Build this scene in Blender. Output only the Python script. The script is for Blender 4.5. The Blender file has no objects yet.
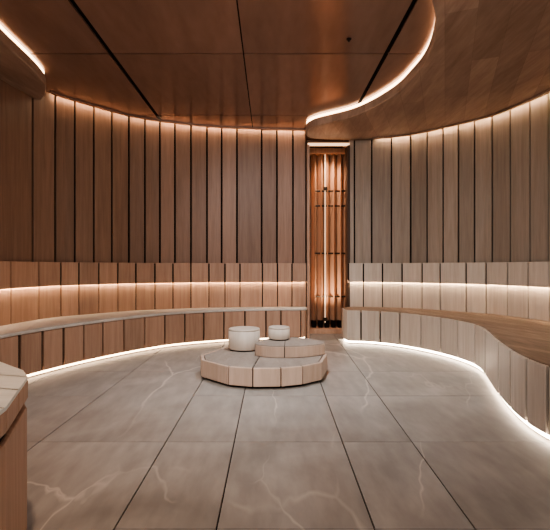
import bpy, bmesh, math, random
from mathutils import Vector
random.seed(7)
C = bpy.context.scene.collection
F, CX, HY, EYE = 450.0, 270.0, 267.0, 1.10       # survey of the photo: focal in px, principal point, eye height
SEAT, STRIP, BACK, SOFF, CEIL = 0.48, 0.87, 1.16, 3.09, 3.24

# ------------------------------------------------------------------ materials
def newmat(name):
    m = bpy.data.materials.new(name); m.use_nodes = True
    nt = m.node_tree; return m, nt, nt.nodes['Principled BSDF']
def setp(b, rough=.5, spec=.5, metal=0):
    b.inputs['Roughness'].default_value = rough
    b.inputs['Specular IOR Level'].default_value = spec
    b.inputs['Metallic'].default_value = metal
def wood(name, c1, c2, rough=.5, scale=(14, 14, .7), var=.25, spec=.4, bump=.06, rot=(0, 0, 0), metal=0, boards=None):
    m, nt, b = newmat(name); N = nt.nodes.new; L = nt.links.new
    tc = N('ShaderNodeTexCoord'); mp = N('ShaderNodeMapping'); mp.inputs['Scale'].default_value = scale
    mp.inputs['Rotation'].default_value = rot
    ge = N('ShaderNodeNewGeometry'); mul = N('ShaderNodeMath'); mul.operation = 'MULTIPLY'; mul.inputs[1].default_value = 37
    add = N('ShaderNodeVectorMath'); add.operation = 'ADD'
    L(tc.outputs['Object'], mp.inputs['Vector']); L(ge.outputs['Random Per Island'], mul.inputs[0])
    L(mp.outputs[0], add.inputs[0]); L(mul.outputs[0], add.inputs[1])
    n = N('ShaderNodeTexNoise'); n.inputs['Scale'].default_value = 1.6; n.inputs['Detail'].default_value = 6; n.inputs['Distortion'].default_value = .6
    L(add.outputs[0], n.inputs['Vector'])
    n2 = N('ShaderNodeTexNoise'); n2.inputs['Scale'].default_value = 7; n2.inputs['Detail'].default_value = 3
    L(add.outputs[0], n2.inputs['Vector'])
    mx = N('ShaderNodeMix'); mx.data_type = 'FLOAT'; mx.inputs[0].default_value = .35
    L(n.outputs['Fac'], mx.inputs[2]); L(n2.outputs['Fac'], mx.inputs[3])
    cr = N('ShaderNodeValToRGB'); cr.color_ramp.elements[0].position = .32; cr.color_ramp.elements[1].position = .68
    cr.color_ramp.elements[0].color = (*c1, 1); cr.color_ramp.elements[1].color = (*c2, 1)
    L(mx.outputs[0], cr.inputs[0])
    mr = N('ShaderNodeMapRange'); mr.inputs[3].default_value = 1 - var; mr.inputs[4].default_value = 1 + var * .6
    L(ge.outputs['Random Per Island'], mr.inputs[0])
    hs = N('ShaderNodeHueSaturation'); L(mr.outputs[0], hs.inputs['Value']); L(cr.outputs[0], hs.inputs['Color'])
    if boards:
        ang, wid, row, dark = boards
        m3 = N('ShaderNodeMapping'); m3.inputs['Rotation'].default_value = (0, 0, ang); L(tc.outputs['Object'], m3.inputs['Vector'])
        bk = N('ShaderNodeTexBrick'); bk.inputs['Scale'].default_value = 1; bk.inputs['Brick Width'].default_value = wid; bk.inputs['Row Height'].default_value = row
        bk.inputs['Mortar Size'].default_value = .0015; bk.inputs['Color1'].default_value = (1, 1, 1, 1); bk.inputs['Color2'].default_value = (dark, dark * .97, dark * .95, 1)
        bk.inputs['Mortar'].default_value = (dark * .8, dark * .75, dark * .7, 1); L(m3.outputs[0], bk.inputs['Vector'])
        mb = N('ShaderNodeMix'); mb.data_type = 'RGBA'; mb.blend_type = 'MULTIPLY'; mb.inputs[0].default_value = 1
        L(hs.outputs[0], mb.inputs[6]); L(bk.outputs['Color'], mb.inputs[7]); L(mb.outputs[2], b.inputs['Base Color'])
    else:
        L(hs.outputs[0], b.inputs['Base Color'])
    bp = N('ShaderNodeBump'); bp.inputs['Strength'].default_value = bump; bp.inputs['Distance'].default_value = .01
    L(mx.outputs[0], bp.inputs['Height']); L(bp.outputs[0], b.inputs['Normal'])
    setp(b, rough, spec, metal); return m
def plain(name, c, rough=.6, spec=.3, metal=0):
    m, nt, b = newmat(name); b.inputs['Base Color'].default_value = (*c, 1); setp(b, rough, spec, metal)
    n = nt.nodes.new('ShaderNodeTexNoise'); n.inputs['Scale'].default_value = 20
    mr = nt.nodes.new('ShaderNodeMapRange'); mr.inputs[3].default_value = rough * .85; mr.inputs[4].default_value = min(1, rough * 1.15)
    nt.links.new(n.outputs['Fac'], mr.inputs[0]); nt.links.new(mr.outputs[0], b.inputs['Roughness']); return m
def glow(name, c, s):
    m, nt, b = newmat(name)
    b.inputs['Base Color'].default_value = (.8, .7, .6, 1)
    b.inputs['Emission Color'].default_value = (*c, 1); b.inputs['Emission Strength'].default_value = s
    return m
def stone(name, ca, cb, vein, rough=.35):
    m, nt, b = newmat(name); N = nt.nodes.new; L = nt.links.new
    tc = N('ShaderNodeTexCoord'); ge = N('ShaderNodeNewGeometry')
    mul = N('ShaderNodeMath'); mul.operation = 'MULTIPLY'; mul.inputs[1].default_value = 4
    cmb = N('ShaderNodeCombineXYZ'); L(ge.outputs['Random Per Island'], mul.inputs[0]); L(mul.outputs[0], cmb.inputs[2])
    add = N('ShaderNodeVectorMath'); add.operation = 'ADD'; L(tc.outputs['Object'], add.inputs[0]); L(cmb.outputs[0], add.inputs[1])
    n = N('ShaderNodeTexNoise'); n.inputs['Scale'].default_value = 1.3; n.inputs['Detail'].default_value = 7; n.inputs['Distortion'].default_value = .9
    L(add.outputs[0], n.inputs['Vector'])
    cr = N('ShaderNodeValToRGB'); cr.color_ramp.elements[0].position = .3; cr.color_ramp.elements[1].position = .7
    cr.color_ramp.elements[0].color = (*ca, 1); cr.color_ramp.elements[1].color = (*cb, 1); L(n.outputs['Fac'], cr.inputs[0])
    def veins(scale, rot, width, lo, hi, seed):
        mp = N('ShaderNodeMapping'); mp.inputs['Rotation'].default_value = (0, 0, rot); mp.inputs['Scale'].default_value = (1, .38, 1)
        mp.inputs['Location'].default_value = (seed, seed * .7, 0)
        L(tc.outputs['Object'], mp.inputs['Vector'])
        w_ = N('ShaderNodeTexNoise'); w_.inputs['Scale'].default_value = 1.7; w_.inputs['Detail'].default_value = 4; L(mp.outputs[0], w_.inputs['Vector'])
        wm = N('ShaderNodeMix'); wm.data_type = 'RGBA'; wm.blend_type = 'LINEAR_LIGHT'; wm.inputs[0].default_value = .22
        L(mp.outputs[0], wm.inputs[6]); L(w_.outputs['Color'], wm.inputs[7])
        a = N('ShaderNodeTexVoronoi'); a.feature = 'DISTANCE_TO_EDGE'; a.inputs['Scale'].default_value = scale; L(wm.outputs[2], a.inputs['Vector'])
        r = N('ShaderNodeMapRange'); r.inputs[1].default_value = 0; r.inputs[2].default_value = width; r.inputs[3].default_value = 1; r.inputs[4].default_value = 0
        L(a.outputs[0], r.inputs[0])
        k = N('ShaderNodeTexNoise'); k.inputs['Scale'].default_value = 1.1; L(mp.outputs[0], k.inputs['Vector'])
        r2 = N('ShaderNodeMapRange'); r2.inputs[1].default_value = lo; r2.inputs[2].default_value = hi; L(k.outputs['Fac'], r2.inputs[0])
        q = N('ShaderNodeMath'); q.operation = 'MULTIPLY'; L(r.outputs[0], q.inputs[0]); L(r2.outputs[0], q.inputs[1]); return q
    q1 = veins(.62, .75, .009, .44, .54, 3.1); q2 = veins(1.0, -.7, .006, .5, .6, 5.3)
    mx = N('ShaderNodeMath'); mx.operation = 'MAXIMUM'; L(q1.outputs[0], mx.inputs[0]); L(q2.outputs[0], mx.inputs[1])
    # fine short brown pits and brushed streaks
    mp = N('ShaderNodeMapping'); mp.inputs['Rotation'].default_value = (0, 0, .5); mp.inputs['Scale'].default_value = (9, 2.4, 1); L(add.outputs[0], mp.inputs['Vector'])
    st = N('ShaderNodeTexNoise'); st.inputs['Scale'].default_value = 1.5; st.inputs['Detail'].default_value = 5; L(mp.outputs[0], st.inputs['Vector'])
    sr = N('ShaderNodeMapRange'); sr.inputs[1].default_value = .35; sr.inputs[2].default_value = .7; sr.inputs[3].default_value = .86; sr.inputs[4].default_value = 1.1; L(st.outputs['Fac'], sr.inputs[0])
    hs = N('ShaderNodeHueSaturation'); L(cr.outputs[0], hs.inputs['Color']); L(sr.outputs[0], hs.inputs['Value'])
    m2 = N('ShaderNodeMix'); m2.data_type = 'RGBA'; m2.inputs[7].default_value = (*vein, 1)
    vs = N('ShaderNodeMath'); vs.operation = 'MULTIPLY'; vs.inputs[1].default_value = .6; L(mx.outputs[0], vs.inputs[0])
    L(vs.outputs[0], m2.inputs[0]); L(hs.outputs[0], m2.inputs[6]); L(m2.outputs[2], b.inputs['Base Color'])
    bp = N('ShaderNodeBump'); bp.inputs['Strength'].default_value = .12; bp.inputs['Distance'].default_value = .01
    L(st.outputs['Fac'], bp.inputs['Height']); L(bp.outputs[0], b.inputs['Normal'])
    setp(b, rough, .4); return m

M = {}
M['plank_left'] = wood('warm plank wood', (.20, .115, .078), (.29, .172, .12), .5)
M['plank_right'] = wood('greyed plank wood', (.265, .21, .17), (.37, .30, .25), .5)
M['clad_left'] = wood('warm cladding wood', (.31, .18, .12), (.43, .27, .19), .5, var=.15)
M['clad_right'] = wood('pale cladding wood', (.47, .395, .335), (.61, .54, .475), .5, var=.1)
M['seat_left'] = wood('pale seat timber', (.42, .38, .34), (.55, .51, .47), .45, (3, 3, 3), .05)
M['seat_right'] = wood('brown seat timber', (.17, .115, .082), (.38, .275, .205), .45, (16, 1.6, 3), .15, rot=(0, 0, -.45), boards=(1.12, 2.4, .09, .6))
M['soffit'] = wood('soffit timber', (.34, .22, .165), (.56, .40, .31), .4, (5, .7, 2), .1, rot=(0, 0, .35), boards=(-1.2, 1.9, .24, .72))
M['ceiling'] = wood('polished copper brown panel', (.33, .205, .155), (.42, .265, .205), .17, (2, .5, 1), .08, .8, .006, metal=.4)
M['niche'] = wood('orange cedar', (.42, .24, .15), (.60, .36, .24), .5)
M['podium_side'] = wood('blush podium timber', (.46, .34, .27), (.58, .445, .365), .5, (8, 8, 1), .12)
M['podium_top'] = wood('grey podium top', (.25, .21, .18), (.35, .30, .265), .5, (6, 2, 3), .1)
M['stool'] = wood('pale stool timber', (.52, .44, .375), (.63, .55, .48), .5, (9, 9, 1), .08)
M['block_top'] = wood('grey bench top slat', (.58, .60, .58), (.74, .76, .74), .45, (2, 8, 2), .1)
M['gap'] = plain('shadow gap black', (.008, .005, .004), .8, .1)
M['plinth'] = plain('plinth dark', (.03, .02, .015), .8, .1)
M['brass'] = plain('dark bronze', (.03, .02, .014), .4, .5, .7)
M['floor'] = stone('honed stone floor', (.255, .237, .218), (.375, .352, .33), (.66, .60, .54))
WARM = (1, .66, .38)
M['led_cove'] = glow('cove led', (1, .73, .47), 75)
M['led_back'] = glow('backrest led', (1, .72, .46), 85)
M['led_base'] = glow('base led', (1, .68, .42), 9)
M['led_base_right'] = glow('base led pale', (1, .80, .60), 18)
M['led_soffit'] = glow('soffit led', (1, .70, .44), 6)
M['led_niche'] = glow('niche led', (1, .66, .40), 1.4)

# ------------------------------------------------------------------ curves
def spline(pts, n=10):
    P = [Vector(p) for p in pts]; out = []
    Q = [P[0] * 2 - P[1]] + P + [P[-1] * 2 - P[-2]]
    for i in range(1, len(Q) - 2):
        a, b, c, d = Q[i - 1:i + 3]
        for k in range(n):
            t = k / n
            out.append(.5 * ((2 * b) + (c - a) * t + (2 * a - 5 * b + 4 * c - d) * t * t + (3 * b - a - 3 * c + d) * t ** 3))
    out.append(P[-1]); return out
def offset(poly, d):
    """moves a plan curve sideways, positive = to the right of travel"""
    out = []
    for i, p in enumerate(poly):
        t = (poly[min(i + 1, len(poly) - 1)] - poly[max(i - 1, 0)]).normalized()
        out.append(p + Vector((t.y, -t.x)) * d)
    return out
class Curve:
    def __init__(s, poly):
        s.p = poly; s.l = [0]
        for a, b in zip(poly, poly[1:]): s.l.append(s.l[-1] + (b - a).length)
        s.len = s.l[-1]
    def at(s, d):
        d = max(0, min(s.len, d))
        for i in range(len(s.l) - 1):
            if d <= s.l[i + 1]:
                return s.p[i].lerp(s.p[i + 1], (d - s.l[i]) / max(1e-9, s.l[i + 1] - s.l[i]))
        return s.p[-1].copy()
    def bearing(s, px):
        """arc length where the sight line of a surveyed bearing meets the curve"""
        k = (px - CX) / F; best = None
        for i in range(len(s.p) - 1):
            a, b = s.p[i], s.p[i + 1]
            fa, fb = a.x - k * a.y, b.x - k * b.y
            if fa * fb <= 0 and a.y > 0:
                return s.l[i] + (s.l[i + 1] - s.l[i]) * (fa / (fa - fb) if fa != fb else 0)
        return None
    def sub(s, a, b, n=6):
        return [s.at(a + (b - a) * i / n) for i in range(n + 1)]
def cuts_of(cv, pxs, step):
    c = sorted(x for x in (cv.bearing(p) for p in pxs) if x is not None)
    while c[0] - step > 0: c.insert(0, c[0] - step)
    c.insert(0, 0)
    while c[-1] + step < cv.len: c.append(c[-1] + step)
    if cv.len - c[-1] > .03: c.append(cv.len)
    return c

# ------------------------------------------------------------------ mesh helpers
def prism(bm, outline, z0, z1, mi=0):
    lo = [bm.verts.new((p[0], p[1], z0)) for p in outline]; hi = [bm.verts.new((p[0], p[1], z1)) for p in outline]
    fs = [bm.faces.new(lo[::-1]), bm.faces.new(hi)]
    n = len(lo)
    for i in range(n): fs.append(bm.faces.new((lo[i], lo[(i + 1) % n], hi[(i + 1) % n], hi[i])))
    for f in fs: f.material_index = mi
def box(bm, x0, x1, y0, y1, z0, z1, mi=0):
    prism(bm, [(x0, y0), (x1, y0), (x1, y1), (x0, y1)], z0, z1, mi)
def strip(bm, front, back, z0, z1, mi=0):
    """solid band between two plan curves; built of quads so that it may bend freely"""
    n = len(front); V = []
    for a, b in zip(front, back):
        V.append([bm.verts.new((a.x, a.y, z0)), bm.verts.new((a.x, a.y, z1)), bm.verts.new((b.x, b.y, z1)), bm.verts.new((b.x, b.y, z0))])
    fs = []
    for i in range(n - 1):
        for k in range(4):
            fs.append(bm.faces.new((V[i][k], V[i + 1][k], V[i + 1][(k + 1) % 4], V[i][(k + 1) % 4])))
    fs.append(bm.faces.new(V[0][::-1])); fs.append(bm.faces.new(V[-1]))
    for f in fs: f.material_index = mi
def panels(bm, cv, cuts, z0, z1, thick, gap=.022, seg=3, mi=0, jitter=0, wide=None):
    for a, b in zip(cuts, cuts[1:]):
        if b - a < gap * 1.5: continue
        ga = wide[1] if wide and wide[0](cv.at(a)) else gap
        gb = wide[1] if wide and wide[0](cv.at(b)) else gap
        f = cv.sub(a + ga / 2, b - gb / 2, seg)
        j = random.uniform(-jitter, jitter) if jitter else 0
        strip(bm, offset(f, j), offset(f, -thick), z0, z1, mi)
def obj(name, bm, mats, parent=None, bevel=0, smooth=False):
    bmesh.ops.recalc_face_normals(bm, faces=bm.faces)
    me = bpy.data.meshes.new(name); bm.to_mesh(me); bm.free()
    for m in (mats if isinstance(mats, (list, tuple)) else [mats]): me.materials.append(m)
    o = bpy.data.objects.new(name, me); C.objects.link(o)
    if smooth:
        for p in me.polygons: p.use_smooth = True
    if bevel:
        md = o.modifiers.new('bevel', 'BEVEL'); md.width = bevel; md.segments = 2; md.limit_method = 'ANGLE'; md.angle_limit = math.radians(40)
    if parent: o.parent = parent
    return o
def tag(o, label, cat, group=None):
    o['label'] = label; o['category'] = cat
    if group: o['group'] = group
    return o
def struct(name, bm, mats, label=None, bevel=0, cat=None):
    o = obj(name, bm, mats, None, bevel); o['kind'] = 'structure'
    if label: o['label'] = label
    if cat: o['category'] = cat
    return o
def thing(name, label, cat, loc=(0, 0, 0), group=None):
    o = bpy.data.objects.new(name, None); C.objects.link(o); o.location = loc; o.empty_display_size = .1
    return tag(o, label, cat, group)
def child(name, bm, mats, root, bevel=0, smooth=False):
    o = obj(name, bm, mats, root, bevel, smooth)
    o.data.transform(__import__('mathutils').Matrix.Translation(-root.location))
    return o
B = bmesh.new

# ------------------------------------------------------------------ plan of the place
wallL = spline([(-2.35, .9), (-2.62, 1.8), (-2.82, 2.8), (-2.9, 3.8), (-2.86, 4.75), (-2.78, 5.3), (-2.66, 5.62), (-2.5, 5.82), (-2.36, 5.99), (-2.18, 6.2), (-2.01, 6.38), (-1.81, 6.51),
                (-1.61, 6.62), (-1.2, 6.79), (-.77, 6.91), (.08, 7.02), (.565, 7.05)])
wallR = spline([(1.225, 7.04), (1.57, 7.0), (2.10, 6.80), (2.47, 6.46), (2.78, 6.13), (2.94, 5.92), (3.12, 5.40), (3.20, 5.05), (3.25, 4.5), (3.2, 3.7), (2.95, 2.6), (2.6, 1.6)])
CWL, CWR = Curve(wallL), Curve(wallR)
frontL = spline([(-1.95, .9), (-2.2, 1.8), (-2.42, 2.6), (-2.5, 3.4), (-2.46, 4.05), (-2.37, 4.42), (-2.15, 4.97), (-1.86, 5.5), (-1.57, 5.92), (-1.25, 6.24), (-.62, 6.58), (.08, 6.74), (.5, 6.76)])
frontR = spline([(1.13, 6.46), (1.46, 6.37), (1.80, 6.08), (2.08, 5.58), (2.20, 5.1), (2.19, 4.72), (2.09, 4.36), (1.94, 3.90), (1.80, 3.40), (1.735, 3.05), (1.74, 2.78), (1.84, 2.3), (2.1, 1.6)])
# room side of wallL/frontL (left to right travel) is on the right: positive offset goes into the room; same for wallR/frontR
capL = spline([(.5, 6.76), (.545, 6.80), (.56, 6.88)], 4)
capR = spline([(1.09, 6.86), (1.075, 6.62), (1.085, 6.50), (1.13, 6.46)], 4)
frontLc = Curve(frontL + capL[1:]); frontRc = Curve(capR[:-1] + frontR)

# ------------------------------------------------------------------ floor
bm = B()
box(bm, -4.2, 4.4, -.6, 9.2, -.08, -.012, 1)
xs = [-4.2, -3.1, -2.25, -1.45, -.655, -.225, .458, .898, 2.6, 4.4]
ysA = [-.6, .0, .95, 1.89, 2.83, 3.84, 4.75, 5.75, 6.7, 9.2]
ysB = [-.6, .45, 1.45, 2.83, 4.75, 6.7, 9.2]
for i, (a, b) in enumerate(zip(xs, xs[1:])):
    ys = ysB if i in (1, 3) else ysA
    for c, d in zip(ys, ys[1:]):
        g = .0035; gy = .0022
        f0 = {.458: .05, .898: .097}.get(a, 0); f1 = {.458: .05, .898: .097}.get(b, 0)   # the right-hand joints splay a little
        X = lambda x, y, k: x + k * (y - 3) / 3
        prism(bm, [(X(a, c, f0) + g, c + gy), (X(b, c, f1) - g, c + gy), (X(b, d, f1) - g, d - gy), (X(a, d, f0) + g, d - gy)], -.012, 0, 0)
struct('floor', bm, [M['floor'], M['gap']], 'honed grey-beige stone slab floor with pale veins')

# ------------------------------------------------------------------ ceiling
bm = B()
box(bm, -4.2, 4.4, -.6, 9.2, CEIL + .02, CEIL + .1, 1)
xs = [-4.2, -1.598, -.266, 1.166, 4.4]; gx = [0, .024, .006, .022, 0]
ys = [-.6, .9, 2.7, 4.52, 6.34, 9.2]
for i in range(4):
    for c, d in zip(ys, ys[1:]):
        box(bm, xs[i] + gx[i], xs[i + 1] - gx[i + 1], c + .010, d - .010, CEIL, CEIL + .02, 0)
struct('ceiling', bm, [M['ceiling'], M['gap']], 'polished copper-brown ceiling panels with black joints')

# ------------------------------------------------------------------ walls
cutL = cuts_of(CWL, [33, 55.5, 75, 94, 112, 129, 145, 160, 175, 191, 207, 221.7, 237, 261.7, 277, 293], .62)
cutR = cuts_of(CWR, [354.5, 371.7, 391.5, 410.6, 427, 443, 458.3, 474.4, 492, 510, 529.7], .26)
bm = B()
panels(bm, CWL, cutL, BACK - .05, CEIL - .004, .03, .026, 2, 0, .003, (lambda q: q.y < 5.5, .036))
strip(bm, offset(wallL, -.032), offset(wallL, -.16), 0, CEIL, 1)
struct('wall_left', bm, [M['plank_left'], M['gap']], 'tall curved wall of warm brown upright planks', .003)
bm = B()
panels(bm, CWR, cutR, BACK - .05, SOFF - .004, .03, .022, 2, 0, .003)
strip(bm, offset(wallR, -.032), offset(wallR, -.16), 0, SOFF, 1)
struct('wall_right', bm, [M['plank_right'], M['gap']], 'tall curved wall of greyish brown upright planks', .003)

# niche behind the doorway
bm = B()
box(bm, .40, 1.6, 8.1, 8.2, 0, CEIL, 0)
box(bm, .50, .58, 7.22, 8.1, 0, CEIL, 0)
box(bm, 1.36, 1.44, 7.22, 8.1, 0, CEIL, 0)
struct('wall_back', bm, M['niche'], 'orange timber lining of the doorway niche')
bm = B()
box(bm, .575, .615, 6.98, 7.22, 0, 3.0, 0); box(bm, 1.205, 1.245, 7.0, 7.22, 0, 3.0, 1)
box(bm, .575, 1.245, 7.06, 7.2, 3.035, SOFF, 1)
struct('door_1', bm, [M['clad_left'], plain('dark jamb timber', (.07, .042, .03), .5)], 'tall open doorway jambs and head', .004)
bm = B(); box(bm, .59, 1.235, 7.0, 7.05, 2.995, 3.03)
tag(obj('door_light', bm, glow('door head led', (1, .60, .34), 1.3)), 'warm light bar across the head of the doorway', 'light')

# ------------------------------------------------------------------ dropped soffits with glowing edges
def soffit(name, edge, outer, label, n_led0, n_led1, side):
    bm = B()
    prism(bm, [tuple(p) for p in edge] + outer, SOFF, SOFF + .11)
    ins = offset(edge, side * .03)
    prism(bm, [tuple(p) for p in ins] + outer, SOFF + .11, CEIL - .001)
    o = struct(name, bm, M['soffit'], label, .012)
    bm = B()
    e = edge[n_led0:n_led1]
    strip(bm, offset(e, side * .012), offset(e, side * .028), SOFF + .122, CEIL - .001)
    return o, bm
edgeR = spline([(1.225, 7.055), (.9, 7.03), (.63, 6.95), (.53, 6.70), (.62, 6.38), (1.12, 5.93), (1.42, 5.28), (1.50, 4.75), (1.50, 4.30), (1.38, 3.75), (1.19, 3.32), (1.0, 2.9), (.8, 2.3), (.75, 1.6), (.85, .8), (1.0, -.55)], 8)
o, bm = soffit('trim_1', edgeR, [(4.3, -.55), (4.3, 7.6), (1.225, 7.6)], 'large curved timber soffit dropped over the right side', 22, 110, -1)
tag(obj('soffit_light', bm, M['led_soffit']), 'bright warm light strip along the S-shaped edge of right soffit', 'light strip')
edgeL = spline([(-1.9, -.55), (-1.85, .8), (-1.95, 1.6), (-2.1, 2.4), (-2.27, 3.2), (-2.36, 3.9), (-2.385, 4.3), (-2.40, 4.57), (-2.44, 4.85), (-2.49, 5.0), (-2.60, 5.20), (-2.72, 5.36)], 8)
o, bm = soffit('trim_2', edgeL, [(-4.1, 5.36), (-4.1, -.55)], 'timber soffit dropped over the upper left corner', 0, 70, -1)
tag(obj('soffit_light', bm, M['led_soffit']), 'bright warm light strip on the left soffit edge at the upper left', 'light strip')

# cove lights at the tops of the walls
def cove(cv, a, b, z, d0, d1, label, m, lipm):
    bm = B(); n = int((b - a) / .08); p = cv.sub(a, b, n)
    strip(bm, offset(p, d1)[1:], offset(p, d0)[1:], z - .005, z - .002)
    t = thing('cove_light', label, 'light strip', (p[n // 2].x, p[n // 2].y, z))
    child('light_strip', bm, m, t)
    bm = B(); strip(bm, offset(p, .082), offset(p, .066), z - .024, z + .001)  # added lip that hides the strip from view and from the ceiling's reflection
    child('lip', bm, lipm, t)
cove(CWL, CWL.bearing(46), CWL.len, CEIL, .045, .051, 'thin warm light line where the left plank wall meets the ceiling', M['led_cove'], M['ceiling'])
cove(CWR, CWR.bearing(372), CWR.len, SOFF, .045, .051, 'thin warm light line where the right plank wall meets the soffit', M['led_cove'], M['soffit'])

# ------------------------------------------------------------------ benches
def bench(label, fc, wallp, cut_f, cut_b, clad, clad2, seat, led, matcap):
    t = thing('curved_bench', label, 'bench', (fc.at(fc.len / 2).x, fc.at(fc.len / 2).y, 0))
    bm = B(); panels(bm, fc, cut_f, .05, SEAT - (.035 if matcap is None else .003), .03, .019, 3, 0, .002, (lambda p: (p.x > 0 and p.y < 5.2) or (p.x < 0 and p.y < 5.0), .032))
    child('front_panel', bm, clad, t, .005)
    n = 90
    ff = fc.sub(0, fc.len, n)
    bm = B(); strip(bm, offset(ff, -.044), offset(ff, -.07), 0.002, SEAT - .04)
    strip(bm, offset(ff, -.0303), offset(ff, -.0315), .051, SEAT - .04)
    child('plinth', bm, M['gap'], t)
    bm = B(); strip(bm, offset(ff, -.030), offset(ff, -.038), .014, .034)
    child('light_strip', bm, led, t)
    wc = Curve(wallp)
    ww = wc.sub(0, wc.len, n)
    bm = B(); strip(bm, offset(ff, .012 if matcap is None else -.033), offset(ww, .0), SEAT - .032, SEAT)
    child('seat', bm, seat, t, .008)
    # backrest: recessed panels above the seat, light strip, projecting band
    bb = Curve(offset(wallp, .035)); cb = cuts_of(bb, cut_b, .3)
    bm = B(); panels(bm, bb, cb, SEAT + .001, STRIP - .005, .03, .014, 3, 0, .001)
    child('back_panel', bm, clad2, t, .004)
    bb = Curve(offset(wallp, .085)); cb = cuts_of(bb, cut_b, .3)
    bm = B(); panels(bm, bb, cb, STRIP, BACK, .02, .022, 3, 0, .002); core = offset(bb.p, -.021); strip(bm, core, offset(core, -.06), STRIP + .021, BACK - .012, 1); strip(bm, offset(bb.p, -.0203), offset(bb.p, -.022), STRIP + .001, STRIP + .0205, 1)
    child('backrest', bm, [clad2, M['gap']], t, .004)
    p = bb.sub(0, bb.len, n)
    bm = B(); strip(bm, offset(p, -.023), offset(p, -.030), STRIP + .009, STRIP + .016)
    child('light_strip', bm, M['led_back'], t)
    return t
cfl = cuts_of(frontLc, [20, 43, 64, 84, 103, 124, 145, 165, 185, 204, 224, 245, 266, 281], .3)
cfr = cuts_of(frontRc, [361, 380, 399.5, 420.7, 440.6, 457.6, 474.5, 485, 498, 510, 525.7, 547], .3)
wbR = wallR
bench('long curved bench of warm brown panels with pale seat along the left wall', frontLc, wallL, cfl,
      [11, 39, 61, 79, 99, 118, 136, 155, 173, 191, 209, 225, 240, 262.5, 277.5, 292], M['clad_left'], M['clad_left'], M['seat_left'], M['led_base'], None)
bench('wavy curved bench of pale upright panels with brown slatted seat along the right wall', frontRc, wbR, cfr,
      [363.4, 382.5, 402, 422, 440, 466, 486, 507.5, 528], M['clad_right'], M['clad_right'], M['seat_right'], M['led_base_right'], 'flush')

# ------------------------------------------------------------------ near block bench at the left edge
t = thing('block_bench', 'tall brown block bench with grey slatted top cut off at the lower left', 'bench', (-1.5, 1.5, 0))
pl = [(-1.85, 2.27), (-1.33, 2.2), (-1.095, 2.0), (-1.01, 1.88), (-.865, 1.48), (-.80, 1.1), (-.9, .7), (-1.75, .6)]
ins = lambda d: [(x + (d if x < -1.5 else -d), y + (d if y < 1 else -d * .5)) for x, y in pl]
bm = B(); prism(bm, ins(.004), .0, .52); child('base', bm, M['clad_left'], t, .012)
bm = B(); prism(bm, ins(.02), .52, .56); child('shadow_gap', bm, M['gap'], t)
bm = B()
for i in range(1, 6):                                           # edge tiles along the visible rim
    a, b = Vector(pl[i]), Vector(pl[i + 1]) if i + 1 < len(pl) else Vector(pl[0])
    n = max(1, round((b - a).length / .22)); d = (b - a) / n; nm = Vector((-d.y, d.x)).normalized() * -.0
    inn = Vector((-1.5, 1.4))
    for k in range(n):
        p, q = a + d * (k + .015), a + d * (k + .985)
        pi, qi = p + (inn - p).normalized() * .04, q + (inn - q).normalized() * .04
        prism(bm, [tuple(p), tuple(q), tuple(qi), tuple(pi)], .555, .628)
child('edge_tile', bm, M['clad_left'], t, .003)
bm = B()
inn = Vector((-1.5, 1.4)); c2 = [Vector(p) + (inn - Vector(p)).normalized() * .002 for p in pl]
# top cut into slats across
tmp = B(); prism(tmp, [tuple(p) for p in c2], .628, .642)
for y in (.9, 1.15, 1.4, 1.62, 1.82, 2.0):
    for s in (-.004, .004):
        bmesh.ops.bisect_plane(tmp, geom=tmp.verts[:] + tmp.edges[:] + tmp.faces[:], plane_co=(-1.5, y + s, 0), plane_no=(.25, 1, 0))
dead = [f for f in tmp.faces if f.normal.z > -2 and any(abs((f.calc_center_median().y - y) + .25 * (f.calc_center_median().x + 1.5)) < .0035 for y in (.9, 1.15, 1.4, 1.62, 1.82, 2.0)) and f.calc_center_median().z > .64]
bmesh.ops.delete(tmp, geom=dead, context='FACES')
child('top', tmp, M['block_top'], t)

# ------------------------------------------------------------------ podium
PX, PY, A_, B_ = -.055, 4.64, .665, .61
PZ = .19
def ell(a, b, ang): return Vector((PX + a * math.cos(ang), PY + b * math.sin(ang)))
t = thing('round_podium', 'low faceted oval podium of blush panels with grey top in the middle of the floor', 'podium', (PX, PY, 0))
# facet corners from the surveyed bearings on the near side, even steps on the far side
angs = []
for px in (228, 252.5, 281, 303, 322):
    best = min((math.radians(180 + k * .25) for k in range(40, 690)), key=lambda a: abs((ell(A_, B_, a).x) / ell(A_, B_, a).y * F - (px - CX)) + (0 if px > 205 else 0))
    angs.append(best)
angs = [math.radians(178), math.radians(202)] + sorted(angs); angs += [math.radians(360 + d) for d in (8, 38, 66, 92, 116, 140)]
bm = B(); bmT = B(); n = len(angs)
for i in range(n):
    a0, a1 = angs[i], angs[(i + 1) % n] + (math.tau if i == n - 1 else 0)
    p, q = ell(A_, B_, a0), ell(A_, B_, a1); d = (q - p).normalized() * .005
    if i in (1,): dq = d * .1
    pi, qi = ell(A_ - .035, B_ - .035, a0), ell(A_ - .035, B_ - .035, a1)
    prism(bm, [tuple(p + d), tuple(q - d), tuple(qi - d), tuple(pi + d)], .022, PZ)
child('side_panel', bm, M['podium_side'], t, .006)
bm = B(); prism(bm, [tuple(ell(A_ - .04, B_ - .04, a)) for a in angs], 0, PZ - .015); child('core', bm, M['gap'], t)
top = [ell(A_ - .042, B_ - .042, a) for a in angs]
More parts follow.
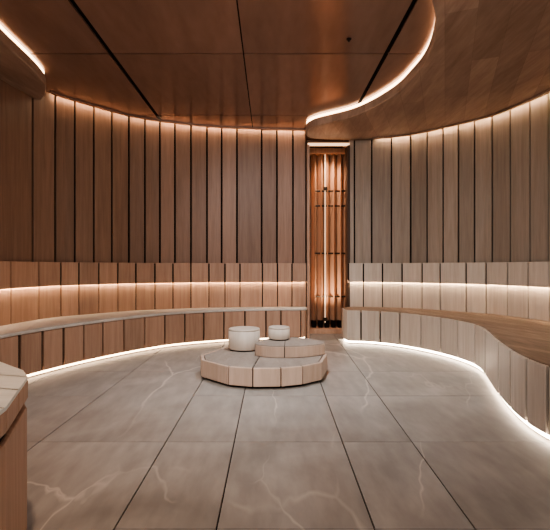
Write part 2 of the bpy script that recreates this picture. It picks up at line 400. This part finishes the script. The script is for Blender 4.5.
# top boards split by joints
bmT = B(); prism(bmT, [tuple(p) for p in top], PZ - .014, PZ - .002)
bmesh.ops.bisect_plane
def slit(bm, co, no, w=.004):
    no = Vector(no).normalized(); co = Vector(co)
    for s in (-w, w):
        bmesh.ops.bisect_plane(bm, geom=bm.verts[:] + bm.edges[:] + bm.faces[:], plane_co=co + no * s, plane_no=no)
    bmesh.ops.delete(bm, geom=[f for f in bm.faces if abs((f.calc_center_median() - co).dot(no)) < w * .9], context='FACES')
slit(bmT, (-.145, 4.2, 0), (1, -.1, 0), .005)
child('top', bmT, M['podium_top'], t)

# raised step on the podium
t = thing('podium_step', 'raised pale half-oval step on the right of the podium', 'podium step', (.2, 4.75, PZ))
out = spline([(-.14, 4.60), (-.02, 4.53), (.145, 4.50), (.33, 4.53), (.50, 4.62), (.575, 4.72), (.55, 4.84), (.44, 4.97), (.28, 5.07), (.12, 5.09), (.0, 5.02), (-.06, 4.9), (-.12, 4.76), (-.155, 4.66), (-.14, 4.60)], 5)[:-1]
ctr = Vector((.2, 4.78))
def shrink(o, d): return [p + (ctr - p).normalized() * d for p in o]
bm = B(); prism(bm, [tuple(p) for p in out], PZ + .001, PZ + .108); slit(bm, (.145, 4.5, 0), (1, -.05, 0), .004)
child('side_panel', bm, M['podium_side'], t, .004)
bm = B(); prism(bm, [tuple(p) for p in shrink(out, .012)], PZ + .002, PZ + .106); child('core', bm, M['gap'], t)
bm = B(); prism(bm, [tuple(p) for p in shrink(out, .004)], PZ + .109, PZ + .118); slit(bm, (.145, 4.5, 0), (1, -.05, 0), .003)
child('top', bm, M['podium_top'], t)

def stool(label, x, y, z, r, h):
    t = thing('drum_stool', label, 'stool', (x, y, z))
    n = 64
    def lathe(prof):
        bm = B(); rings = [[bm.verts.new((x + pr * math.cos(math.tau * k / n), y + pr * math.sin(math.tau * k / n), z + pz)) for k in range(n)] for pr, pz in prof]
        for a, b in zip(rings, rings[1:]):
            for k in range(n): bm.faces.new((a[k], a[(k + 1) % n], b[(k + 1) % n], b[k]))
        bm.faces.new(rings[0][::-1]); bm.faces.new(rings[-1]); return bm
    child('base', lathe([(r - .014, 0), (r - .014, .012)]), M['plinth'], t)
    o = child('body', lathe([(r - .01, .010), (r - .003, .012), (r, .018), (r, h - .022)]), M['stool'], t, 0, True)
    s_ = child('seat', lathe([(r, h - .0215), (r - .001, h - .010), (r - .005, h - .004), (r - .012, h - .001), (r - .02, h)]), M['stool'], t, 0, True)
    for q in (o, s_):
        for f in q.data.polygons:
            if len(f.vertices) > 4: f.use_smooth = False
stool('larger pale round drum stool on the back left of the podium', -.285, 4.985, PZ + .0005, .174, .235)
stool('smaller pale round drum stool on the raised podium step', .10, 4.93, PZ + .1185, .116, .142)

# ------------------------------------------------------------------ slatted screen in the niche
SX0, SX1, SY = .585, 1.355, 7.62
t = thing('slatted_screen', 'tall orange folded timber screen with dark rods in the doorway niche', 'screen', (.95, SY, 0))
bm = B(); box(bm, SX0 - .003, SX1 + .003, 7.42, 8.08, .0, .08); child('base', bm, M['niche'], t, .004)
nf = 14; w = (SX1 - SX0) / nf
for i in range(nf):
    x = SX0 + w * i; s = 1 if i % 2 == 0 else -1
    bm = B(); y0, y1 = (SY + .06, SY - .06) if s > 0 else (SY - .06, SY + .06)
    g = .003
    if s > 0: prism(bm, [(x + g, y0), (x + w - g, y1), (x + w - g, y1 + .02), (x + g, y0 + .02)], .20, 3.0)
    else: prism(bm, [(x + g, y0), (x + w * .8, y1 - .02), (x + w * .8, y1), (x + g, y0 + .02)], .20, 3.0)
    child('slat', bm, M['niche'], t, .002)
for z in (2.38, 2.13, 1.33, .60):
    bm = B(); box(bm, SX0 + .16, SX1, SY - .036, SY - .018, z - .014, z + .014); child('rod', bm, M['brass'], t, .002)
for i in range(7):
    x = SX0 + .012 + i * .11
    bm = B(); box(bm, x, x + .068, SY - .07, SY + .07, .081, .20); child('gap_shade', bm, M['gap'], t, .003)  # black blocks stand in for the shade in gaps between slat bottoms
bm = B(); box(bm, .919, .926, SY - .09, SY - .075, .17, 2.99); child('light_strip', bm, M['led_niche'], t)
for z in (2.41, .225):
    bm = B(); box(bm, .895, .955, SY - .11, SY - .07, z - .03, z + .03); child('bracket', bm, M['brass'], t, .006)
bm = B(); box(bm, SX0, SX1, SY - .1, SY + .08, 3.0, 3.09); child('header', bm, M['niche'], t, .004)

# ceiling sprinkler
t = thing('sprinkler', 'small dark round sprinkler on the copper ceiling', 'sprinkler', (.74, 4.22, CEIL))
for nm, r, z0, z1, m in (('plate', .024, -.006, 0, M['plinth']), ('nozzle', .010, -.03, -.006, M['brass'])):
    bm = B(); prism(bm, [(.74 + r * math.cos(k * math.tau / 20), 4.22 + r * math.sin(k * math.tau / 20)) for k in range(20)], CEIL + z0, CEIL + z1)
    child(nm, bm, m, t)

# ------------------------------------------------------------------ lights
def area(name, loc, size, power, col, rot=(0, 0, 0), sy=None):
    l = bpy.data.lights.new(name, 'AREA'); l.energy = power; l.color = col; l.size = size
    if sy: l.shape = 'RECTANGLE'; l.size_y = sy
    o = bpy.data.objects.new(name, l); o.location = loc; o.rotation_euler = rot; C.objects.link(o); return o
def spot(name, loc, target, power, col, angle, blend=1, r=.05):
    l = bpy.data.lights.new(name, 'SPOT'); l.energy = power; l.color = col; l.spot_size = math.radians(angle); l.spot_blend = blend; l.shadow_soft_size = r
    o = bpy.data.objects.new(name, l); o.location = loc; o.rotation_euler = (Vector(target) - Vector(loc)).to_track_quat('-Z', 'Y').to_euler(); C.objects.link(o)
spot('overhead_spot', (.2, 4.6, CEIL - .03), (-.1, 4.4, 0), 160, (.86, .93, 1), 95, 1, .04)
spot('overhead_spot', (-.3, 2.2, CEIL - .03), (-.1, 5.5, .6), 160, (1, .93, .87), 120, 1, .04)  # added fill from the unseen part of the ceiling, no known fixture
spot('warm_fill', (-.95, 1.5, CEIL - .03), (-.85, 2.3, 0), 120, (1, .68, .46), 60, 1, .06)  # unseen warm spot added to brighten the left foreground floor
spot('bench_fill', (.9, 3.0, CEIL - .03), (.15, 6.7, .55), 110, (.95, .97, 1), 26, 1, .06)  # added neutral spot that pales the back bench, no such lamp
spot('niche_light', (.93, 7.3, .5), (.97, 7.8, 1.4), 22, (1, .74, .52), 150, 1, .05)  # added low fill that lightens the screen from the front
spot('podium_fill', (-.6, 1.6, CEIL - .03), (-.1, 4.6, .1), 170, (1, .93, .86), 46, 1, .06)  # added key from the camera side, brightens podium and stools
spot('wall_fill', (.3, 3.2, CEIL - .03), (.1, 7.0, 1.5), 170, (.96, .97, 1), 52, 1, .06)  # added neutral spot that greys the centre of the back wall
spot('wall_fill', (-.2, 2.4, CEIL - .03), (2.6, 5.2, .6), 170, (1, .94, .88), 66, 1, .06)  # another unseen ceiling fill, aimed at the right bench
spot('niche_light', (.95, 7.3, 3.0), (.97, 7.7, 1.2), 55, (1, .72, .5), 120, 1, .05)
w = bpy.data.worlds.new('World'); bpy.context.scene.world = w; w.use_nodes = True
w.node_tree.nodes['Background'].inputs[0].default_value = (1, .90, .82, 1); w.node_tree.nodes['Background'].inputs[1].default_value = .8

# ------------------------------------------------------------------ camera
cam = bpy.data.cameras.new('Camera'); co = bpy.data.objects.new('Camera', cam); C.objects.link(co)
co.location = (0, 0, EYE); co.rotation_euler = (math.radians(90), 0, 0)
cam.sensor_width = 36; cam.lens = F / 550 * 36; cam.shift_x = (275 - CX) / 550; cam.shift_y = (HY - 265) / 550
cam.clip_start = .02
sc = bpy.context.scene; sc.camera = co
sc.view_settings.view_transform = 'AgX'
sc.view_settings.look = 'AgX - Medium High Contrast'
sc.view_settings.exposure = .45
